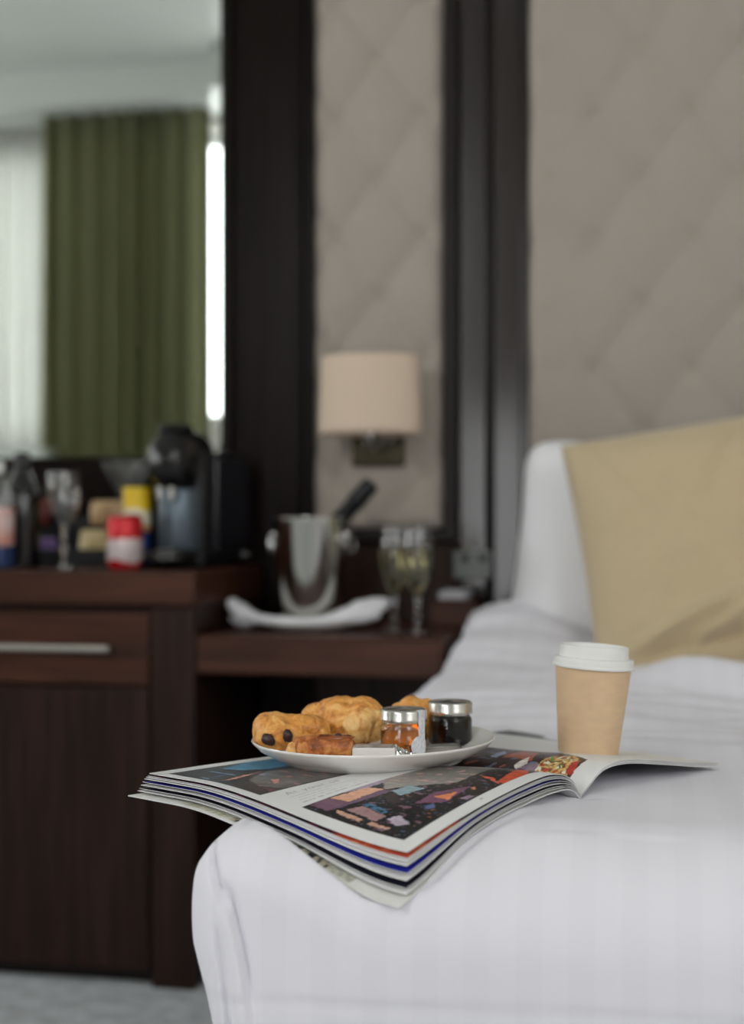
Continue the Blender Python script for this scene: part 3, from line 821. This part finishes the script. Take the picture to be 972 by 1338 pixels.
# paper cup
cu = cthing('paper_cup', 'brown kraft paper coffee cup with white plastic lid on right page', 'cup', .2105, 1.386, .6118)
cu.rotation_mode = 'QUATERNION'
cu.rotation_quaternion = (Matrix.Rotation(TH, 3, 'Z') @ Matrix.Rotation(math.radians(3.6), 3, 'Y')).to_quaternion()
MB().lathe([(0,.004),(.0268,.004),(.0272,.0),(.0290,.0),(.0292,.0012),(.0372,.0880),(.0362,.0880),(.0282,.006),(0,.0055)], 80).build('cup_body', M['kraft'], cu, angle=40)
MB().lathe([(.0368,.0835),(.0393,.0828),(.0398,.0836),(.0397,.0850),(.0385,.0862),(.0386,.0910),(.0380,.0922),(.0352,.0926),(.0336,.0932),(.0330,.0990),(.0329,.1028),(.0324,.1040),(.0308,.1042),(.0302,.1030),(.0298,.0995),(.0290,.0988),(0,.0985),(0,.0975),(.0300,.0975),(.0350,.0900),(.0368,.0835)], 80).build('lid', M['plasticw'], cu, angle=30)

# ------------------------------------------------------------------ wall lamp
p = at(485, 590, YW)
sc_ = thing('wall_lamp', 'wall lamp with cream drum shade and dark metal bracket', 'lamp', (-.548, YW-.026, .985), 0)
box('back_plate', M['bronze'], sc_, -.056, .054, -.010, 0, -.028, .036, .003)
arm = [(0,-.01,.008),(0,-.05,.006),(0,-.085,.010),(0,-.10,.028),(0,-.10,.06)]
MB().tube(arm, .006, 14).build('arm', M['chrome'], sc_)
for x, z, r in ((-.022,.022,.012), (.012,.020,.010), (.034,.024,.009), (.004,.034,.007)):
    MB().lathe([(0,-r)]+[(r*math.sin(a*math.pi/10), -r*math.cos(a*math.pi/10)) for a in range(1,10)]+[(0,r)], 10, (x,-.045,z)).build('glass_bead', M['crystal'], sc_, smooth=False)
    MB().tube([(x,-.008,z),(x,-.045,z)], .0025, 8).build('bead_pin', M['chrome'], sc_)
def shade(u, v, rr=1.):
    a = 2*math.pi*u
    rx = (.103-.006*v)*rr; ry = (.068-.004*v)*rr
    return (rx*math.cos(a), -.100+ry*math.sin(a), .033+.155*v)
so = MB().grid(64, 12, shade, closed_u=True).build('shade', M['shade'], sc_, angle=0)
so.modifiers.new('thickness', 'SOLIDIFY').thickness = -.002
for v in (0, 1):
    b = MB(); b.tube([shade(k/48, v, 1.004) for k in range(49)], .0014, 6, cap=False); b.build('shade_rim', M['shade'], so)
MB().lathe([(.012,0),(.012,.03),(.020,.045),(.026,.065),(.020,.085),(0,.092)], 20, (0,-.10,.06)).build('bulb', mat('white_bulb', (230,225,215), .4), sc_)

# ------------------------------------------------------------------ things on the shelf
ZS = .6385
sp = MB().lathe([(0,.002),(.060,.002),(.062,0),(.066,0),(.078,.006),(.092,.012),(.094,.0135),(.092,.0145),(.078,.009),(.062,.005),(0,.0045)], 64).build('under_plate', M['ceramic'], angle=60)
sp.location = (-.628, 2.625, ZS); tag(sp, 'round pale plate under the steel ice bucket', 'plate')
bk_ = thing('ice_bucket', 'stainless steel ice bucket holding a champagne bottle', 'ice bucket', (-.629, 2.625, ZS+.0185))
MB().lathe([(0,.0),(.050,.0),(.054,.002),(.056,.006),(.0715,.185),(.0745,.189),(.0745,.193),(.0725,.194),(.0700,.190),(.0545,.006),(0,.004)], 72).build('bucket_body', M['steel'], bk_, angle=40)
for sgn in (-1, 1):
    MB().lathe([(0,-.006),(.006,-.004),(.007,0),(.006,.004),(0,.006)], 14, (sgn*.0715,0,.160)).build('handle_stud', M['chrome'], bk_)
    ring = [(sgn*(.0775+.003*math.cos(a)), .022*math.cos(a), .143+.019*math.sin(a)) for a in [2*math.pi*k/24 for k in range(25)]]
    MB().tube(ring, .0026, 8, cap=False).build('ring_handle', M['chrome'], bk_)
ax = Vector((math.sin(math.radians(42)), 0, math.cos(math.radians(42))))
bo = thing('champagne_bottle', 'dark champagne bottle leaning out of the steel ice bucket', 'bottle', (-.672, 2.632, .737))
bo.rotation_euler = (0, math.radians(42), 0)
MB().lathe([(0,.004),(.026,0),(.029,.003),(.029,.090),(.027,.106),(.0195,.128),(.0160,.145),(.0148,.170),(0,.170)], 40).build('bottle_glass', mat('dark_green_glass', (10,16,12), .08, coat=.3), bo, angle=50)
MB().lathe([(.0165,.142),(.0170,.145),(.0165,.170),(.0165,.186),(.0182,.188),(.0182,.204),(.0172,.208),(.0168,.232),(.0150,.240),(0,.242)], 32).build('foil_neck', mat('black_foil', (16,17,20), .28, metal=.3), bo, angle=50)
# napkin: rolled linen draped across the plate, its ends curling up
nk = MB()
nkp = [(-.165,.004,.050),(-.145,-.002,.040),(-.115,-.032,.026),(-.07,-.062,.0205),(0,-.074,.0195),(.05,-.066,.022),(.085,-.044,.032),(.115,-.018,.042),(.152,.010,.054)]
def fnk(a, t): return .22*math.sin(2*a+5*t)+.30*nz(math.cos(a)*2.4, math.sin(a)*2.4, t*11)+.10*math.sin(5*a+3*t)
blob(nk, nkp, [.014,.018,.017,.012,.010,.012,.018,.021,.012], fn=fnk, squash=.72, n=44, m=110)
t = thing('napkin', 'white folded napkin draped around the foot of the ice bucket', 'napkin', (-.629, 2.625, ZS))
nk.build('folded_cloth', M['napkin'], t, angle=0)
blob(MB(), [(-.150,.000,.0155),(-.128,-.014,.0165),(-.100,-.045,.0180)], [.012,.0155,.009], fn=fnk, squash=.8, n=30, m=40).build('loose_corner', M['napkin'], t, angle=0)
blob(MB(), [(.06,-.056,.020),(.095,-.040,.024),(.135,-.010,.036)], [.008,.012,.012], fn=fnk, squash=.8, n=30, m=40).build('loose_corner', M['napkin'], t, angle=0)
def copy_tree(o):
    c = o.copy(); COL.objects.link(c)
    for ch in list(o.children):
        d = ch.copy(); COL.objects.link(d); d.parent = c; d.matrix_parent_inverse = ch.matrix_parent_inverse.copy()
    return c
def stem_glass(name, label, loc, bowl, stem_h, foot_r, group=None, wine=0):
    t = thing(name, label, 'glass', loc, 0, group)
    z1 = stem_h
    outer = [(0,.0022),(.006,.0022)] 
    prof = [(0,0),(foot_r,0),(foot_r+.0008,.001),(foot_r,.0022),(foot_r*.5,.0045),(.0055,.010),(.0042,.018),(.0042,z1*.40),(.0075,z1*.48),(.0045,z1*.56),(.0042,z1*.8),(.0060,z1-.004)]
    prof += [(r, z1+z) for r, z in bowl]+[(r-.0012, z1+z+.0006) for r, z in reversed(bowl)]
    prof.append((0, z1+bowl[0][1]+.0025))
    MB().lathe(prof, 40).build('glass_body', M['glass'], t, angle=50)
    if wine:
        top = wine
        wp_ = [(0, z1+bowl[0][1]+.0022)]+[(r-.0011, z1+z+.0004) for r, z in bowl if z < top]
        rt = curve([(z, r) for r, z in bowl], top)-.0011
        MB().lathe(wp_+[(rt, z1+top), (0, z1+top)], 40).build('champagne', M['wine'], t, angle=50)
    return t
M['wine'] = mat('pale_champagne', (226,222,180), .0, trans=1, ior=1.34)
fl = [(.005,0),(.012,.010),(.0205,.028),(.0265,.052),(.0285,.076),(.0270,.100),(.0240,.124)]
g1 = stem_glass('champagne_glass', 'champagne glass on the shelf, the left of the pair beside the bucket', (-.463, 2.600, ZS), fl, .068, .031, 'champagne glasses beside the ice bucket', wine=.085)
g2 = copy_tree(g1); g2.location = (-.412, 2.555, ZS); g2['label'] = 'champagne glass on the shelf, right of the pair and nearest the bed'
tb = thing('bedside_box', 'low dark brown box with a pale pad at the right end of shelf', 'box', (-.372, 2.80, ZS))
box('box_body', M['woodh'], tb, -.045, .040, -.07, .07, 0, .052, .003)
box('pad', mat('pale_grey_paper', (190,190,196), .6), tb, -.030, .024, -.055, .055, .0525, .068, .003)
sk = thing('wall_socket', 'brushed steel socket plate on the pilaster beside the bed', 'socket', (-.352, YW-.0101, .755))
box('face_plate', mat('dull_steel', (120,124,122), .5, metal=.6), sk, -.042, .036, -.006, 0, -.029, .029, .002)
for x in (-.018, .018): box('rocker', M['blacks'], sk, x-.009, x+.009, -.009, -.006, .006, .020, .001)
kb = MB().lathe([(0,0),(.007,0),(.008,.004),(.006,.008),(0,.0095)], 18).build('wall_switch', M['chrome'])
p = at(325, 725, YW); kb.location = (p.x, YW-.0144, p.z); kb.rotation_euler = (math.pi/2, 0, 0)
tag(kb, 'small round chrome fitting on the dark pilaster left of the bucket', 'switch')

# ------------------------------------------------------------------ things on the cabinet
ZT = .7525
cm = thing('coffee_machine', 'black capsule coffee machine at the right end of the cabinet', 'coffee machine', (-.885, 2.62, ZT), math.radians(-4))
box('rear_body', M['blacks'], cm, -.002, .046, .0, .235, 0, .228, .012)
box('base', M['black'], cm, -.055, .046, -.01, .235, 0, .016, .005)
hp = MB()
def head(u, v):
    # rounded head: superellipse sections running front to back
    a = 2*math.pi*u; y = -.075+.20*v
    g = math.sqrt(max(0, 1-abs(2*v-1)**3.2))
    ca, sa_ = math.cos(a), math.sin(a)
    return (.050*g*math.copysign(abs(ca)**.8, ca)-.008, y, .205+.062*g*math.copysign(abs(sa_)**.85, sa_)+.004*v)
hp.grid(40, 24, head, closed_u=True); hp.build('brew_head', M['black'], cm, angle=0)
MB().lathe([(0,.0),(.034,.0),(.036,.004),(.030,.014),(0,.016)], 32, (-.008,-.005,.262)).build('lever_cap', M['black'], cm)
for x in (-.022, .002):
    MB().lathe([(0,-.026),(.0045,-.026),(.0065,-.010),(.007,0),(0,0)], 16, (x,-.050,.155)).build('spout', M['chrome'], cm)
MB().lathe([(0,0),(.040,0),(.042,.003),(.042,.112),(.040,.116),(0,.116)], 40, (-.006,.005,.036)).build('capsule_container', M['gun'], cm, angle=40)
MB().lathe([(0,0),(.044,0),(.048,.004),(.048,.018),(.045,.022),(.040,.022),(.038,.019),(0,.019)], 40, (-.008,-.050,.014)).build('drip_tray', M['black'], cm, angle=40)
box('tray_grille', M['satin'], cm, -.012, .022, -.088, -.06, .034, .037, .001)
box('water_tank', mat('smoked_tank', (30,32,38), .12, coat=.6), cm, .046, .056, .05, .232, .03, .215, .004)

cn = thing('drinks_can', 'red and white drinks can standing left of the coffee machine', 'can', (-.964, 2.53, ZT))
def band_mat(name, stops, rough=.25, metal=.3):
    m = mat(name, (255,255,255), rough, metal=metal); nt = m.node_tree
    tc = nt.nodes.new('ShaderNodeTexCoord'); sx = nt.nodes.new('ShaderNodeSeparateXYZ'); nt.links.new(tc.outputs['Object'], sx.inputs[0])
    n = nt.nodes.new('ShaderNodeTexNoise'); n.inputs['Scale'].default_value = 26; nt.links.new(tc.outputs['Object'], n.inputs['Vector'])
    ad = nt.nodes.new('ShaderNodeMath'); ad.operation = 'MULTIPLY_ADD'; nt.links.new(n.outputs[0], ad.inputs[0]); ad.inputs[1].default_value = .03
    nt.links.new(sx.outputs[2], ad.inputs[2])
    mr_ = nt.nodes.new('ShaderNodeMapRange'); nt.links.new(ad.outputs[0], mr_.inputs[0]); mr_.inputs[1].default_value = .015; mr_.inputs[2].default_value = .135
    r = nt.nodes.new('ShaderNodeValToRGB'); r.color_ramp.interpolation = 'CONSTANT'
    while len(r.color_ramp.elements) < len(stops): r.color_ramp.elements.new(.5)
    for e, (p_, c) in zip(r.color_ramp.elements, stops): e.position = p_; e.color = (*lin(c), 1)
    nt.links.new(mr_.outputs[0], r.inputs[0]); nt.links.new(r.outputs[0], nt.nodes['Principled BSDF'].inputs['Base Color']); return m
MB().lathe([(0,.003),(.024,.003),(.027,0),(.030,.005),(.0335,.011),(.0335,.090),(.0300,.099),(.0275,.1005)], 48).build('can_body', band_mat('red_white_can', [(0,(186,26,34)),(.14,(214,200,200)),(.46,(186,26,34))]), cn, angle=50)
MB().lathe([(.0275,.1004),(.0285,.1025),(.0275,.104),(.0262,.1030),(.0255,.0995),(0,.0990)], 40).build('can_top', M['steel'], cn, angle=40)
st = thing('snack_tube', 'yellow, white and blue snack tube behind the red can', 'snack tube', (-.972, 2.615, ZT))
MB().lathe([(0,0),(.026,0),(.0265,.001),(.0265,.150),(.026,.151),(0,.151)], 40).build('tube_body', band_mat('yellow_blue_wrap', [(0,(24,58,120)),(.42,(24,58,120)),(.60,(205,140,50)),(.70,(232,226,200)),(.93,(228,190,30))], .4, 0), st, angle=40)
MB().lathe([(.0268,.147),(.0275,.148),(.0275,.154),(.0265,.156),(0,.156)], 40).build('tube_lid', mat('yellow_lid', (230,196,40), .4), st, angle=40)

gob = [(.007,0),(.016,.008),(.0265,.026),(.0310,.050),(.0315,.072),(.0292,.098)]
gb = stem_glass('water_goblet', 'clear stemmed water goblet near the cabinet front, left of the red can', (-1.088, 2.535, ZT), gob, .085, .030)
mg = [(.004,0),(.010,.012),(.022,.034),(.036,.062),(.043,.082)]
m1 = stem_glass('cocktail_glass', 'cone-shaped cocktail glass at the back under the mirror, left of the two', (-1.092, 2.845, ZT), mg, .135, .031, 'cocktail glasses under the mirror')
m2 = copy_tree(m1); m2.location = (-1.048, 2.80, ZT); m2['label'] = 'cone-shaped cocktail glass at the back under the mirror, right of the two'
# dark bottle and the water bottle at the frame's edge
wb = thing('dark_bottle', 'dark glass bottle standing left of the goblet', 'bottle', (-1.203, 2.60, ZT))
MB().lathe([(0,.004),(.030,0),(.036,.004),(.0365,.012),(.0365,.135),(.034,.152),(.020,.178),(.0155,.19),(0,.19)], 40).build('bottle_glass', mat('black_glass', (12,12,14), .06, coat=.4), wb, angle=50)
MB().lathe([(.0158,.186),(.0162,.19),(.0155,.205),(.0155,.222),(.014,.225),(0,.225)], 24).build('cap', M['blacks'], wb)
ws = thing('water_bottle', 'labelled clear bottle at the left edge of the picture', 'bottle', (-1.208, 2.50, ZT))
MB().lathe([(0,.003),(.028,0),(.0315,.004),(.0315,.125),(.028,.145),(.016,.172),(.0135,.18),(.0135,.195),(.012,.195),(.012,.18),(.0145,.172),(.0265,.144),(.030,.125),(.030,.006),(0,.005)], 40).build('bottle_glass', M['glass'], ws, angle=50)
MB().lathe([(.0318,.045),(.0322,.046),(.0322,.115),(.0318,.116)], 40).build('label_band', mat('orange_white_label', (225,220,220), .5, col2=(200,96,50), scale=28), ws)
MB().lathe([(.0318,.004),(.0322,.006),(.0322,.040),(.0318,.042)], 40).build('blue_band', mat('deep_blue_label', (26,52,96), .4), ws)
MB().lathe([(.0150,.182),(.0152,.184),(.0152,.202),(.014,.204),(0,.204)], 24).build('cap', M['plasticw'], ws)
# snack rack with packets against the back panel
rk = thing('snack_rack', 'dark open rack at the back of the cabinet holding small packets', 'rack', (-1.165, 2.74, ZT))
box('rack_base', M['blacks'], rk, -.12, .115, -.05, .05, 0, .008, .002)
box('rack_back', M['blacks'], rk, -.12, .115, .042, .05, .008, .10, .002)
box('rack_shelf', M['blacks'], rk, -.12, .115, 0, .042, .075, .081, .001)
box('rack_front', M['blacks'], rk, -.12, .115, -.05, -.044, .008, .035, .002)
def packet(name, label, x, y, z, w_, h_, d, c1, c2, tilt, rz=0):
    t = MB()
    def fn(u, v):
        a = 2*math.pi*u; e = math.sin(math.pi*min(1, max(0, v)))**.45
        ca, sa_ = math.cos(a), math.sin(a)
        return (w_/2*math.copysign(abs(ca)**.6, ca)*(.94+.06*e), d/2*math.copysign(abs(sa_)**.8, sa_)*max(.06, e), h_*v)
    t.grid(28, 14, fn, closed_u=True)
    n_ = 28; t.f.append(tuple(range(n_-1, -1, -1))); t.f.append(tuple(14*n_+i for i in range(n_)))
    o = t.build(name, mat(name+'_print', c1, .35, col2=c2, scale=40), None, angle=60)
    o.location = (x, y, z); o.rotation_euler = (math.radians(tilt), 0, rz)
    return tag(o, label, 'packet', 'snack packets on the dark rack')
zr = ZT+.0085
packet('snack_packet', 'tan packet on the upper tier of the rack, behind the can', -1.085, 2.762, ZT+.082, .085, .052, .024, (206,176,132), (168,134,96), -6)
packet('snack_packet', 'cream packet in the lower tier of the rack, right of the goblet', -1.095, 2.715, zr, .075, .066, .026, (212,196,150), (170,150,100), -8)
packet('snack_packet', 'orange packet in the lower tier just left of the can', -1.046, 2.700, zr+.002, .030, .076, .02, (226,164,96), (190,116,60), -6)
packet('snack_packet', 'dark red packet on the rack, left of the goblet', -1.245, 2.760, ZT+.082, .055, .055, .022, (120,42,30), (80,24,20), -6)
packet('snack_packet', 'purple packet in the lower tier, partly behind the goblet', -1.205, 2.712, zr, .046, .050, .022, (132,104,160), (92,70,120), -8)
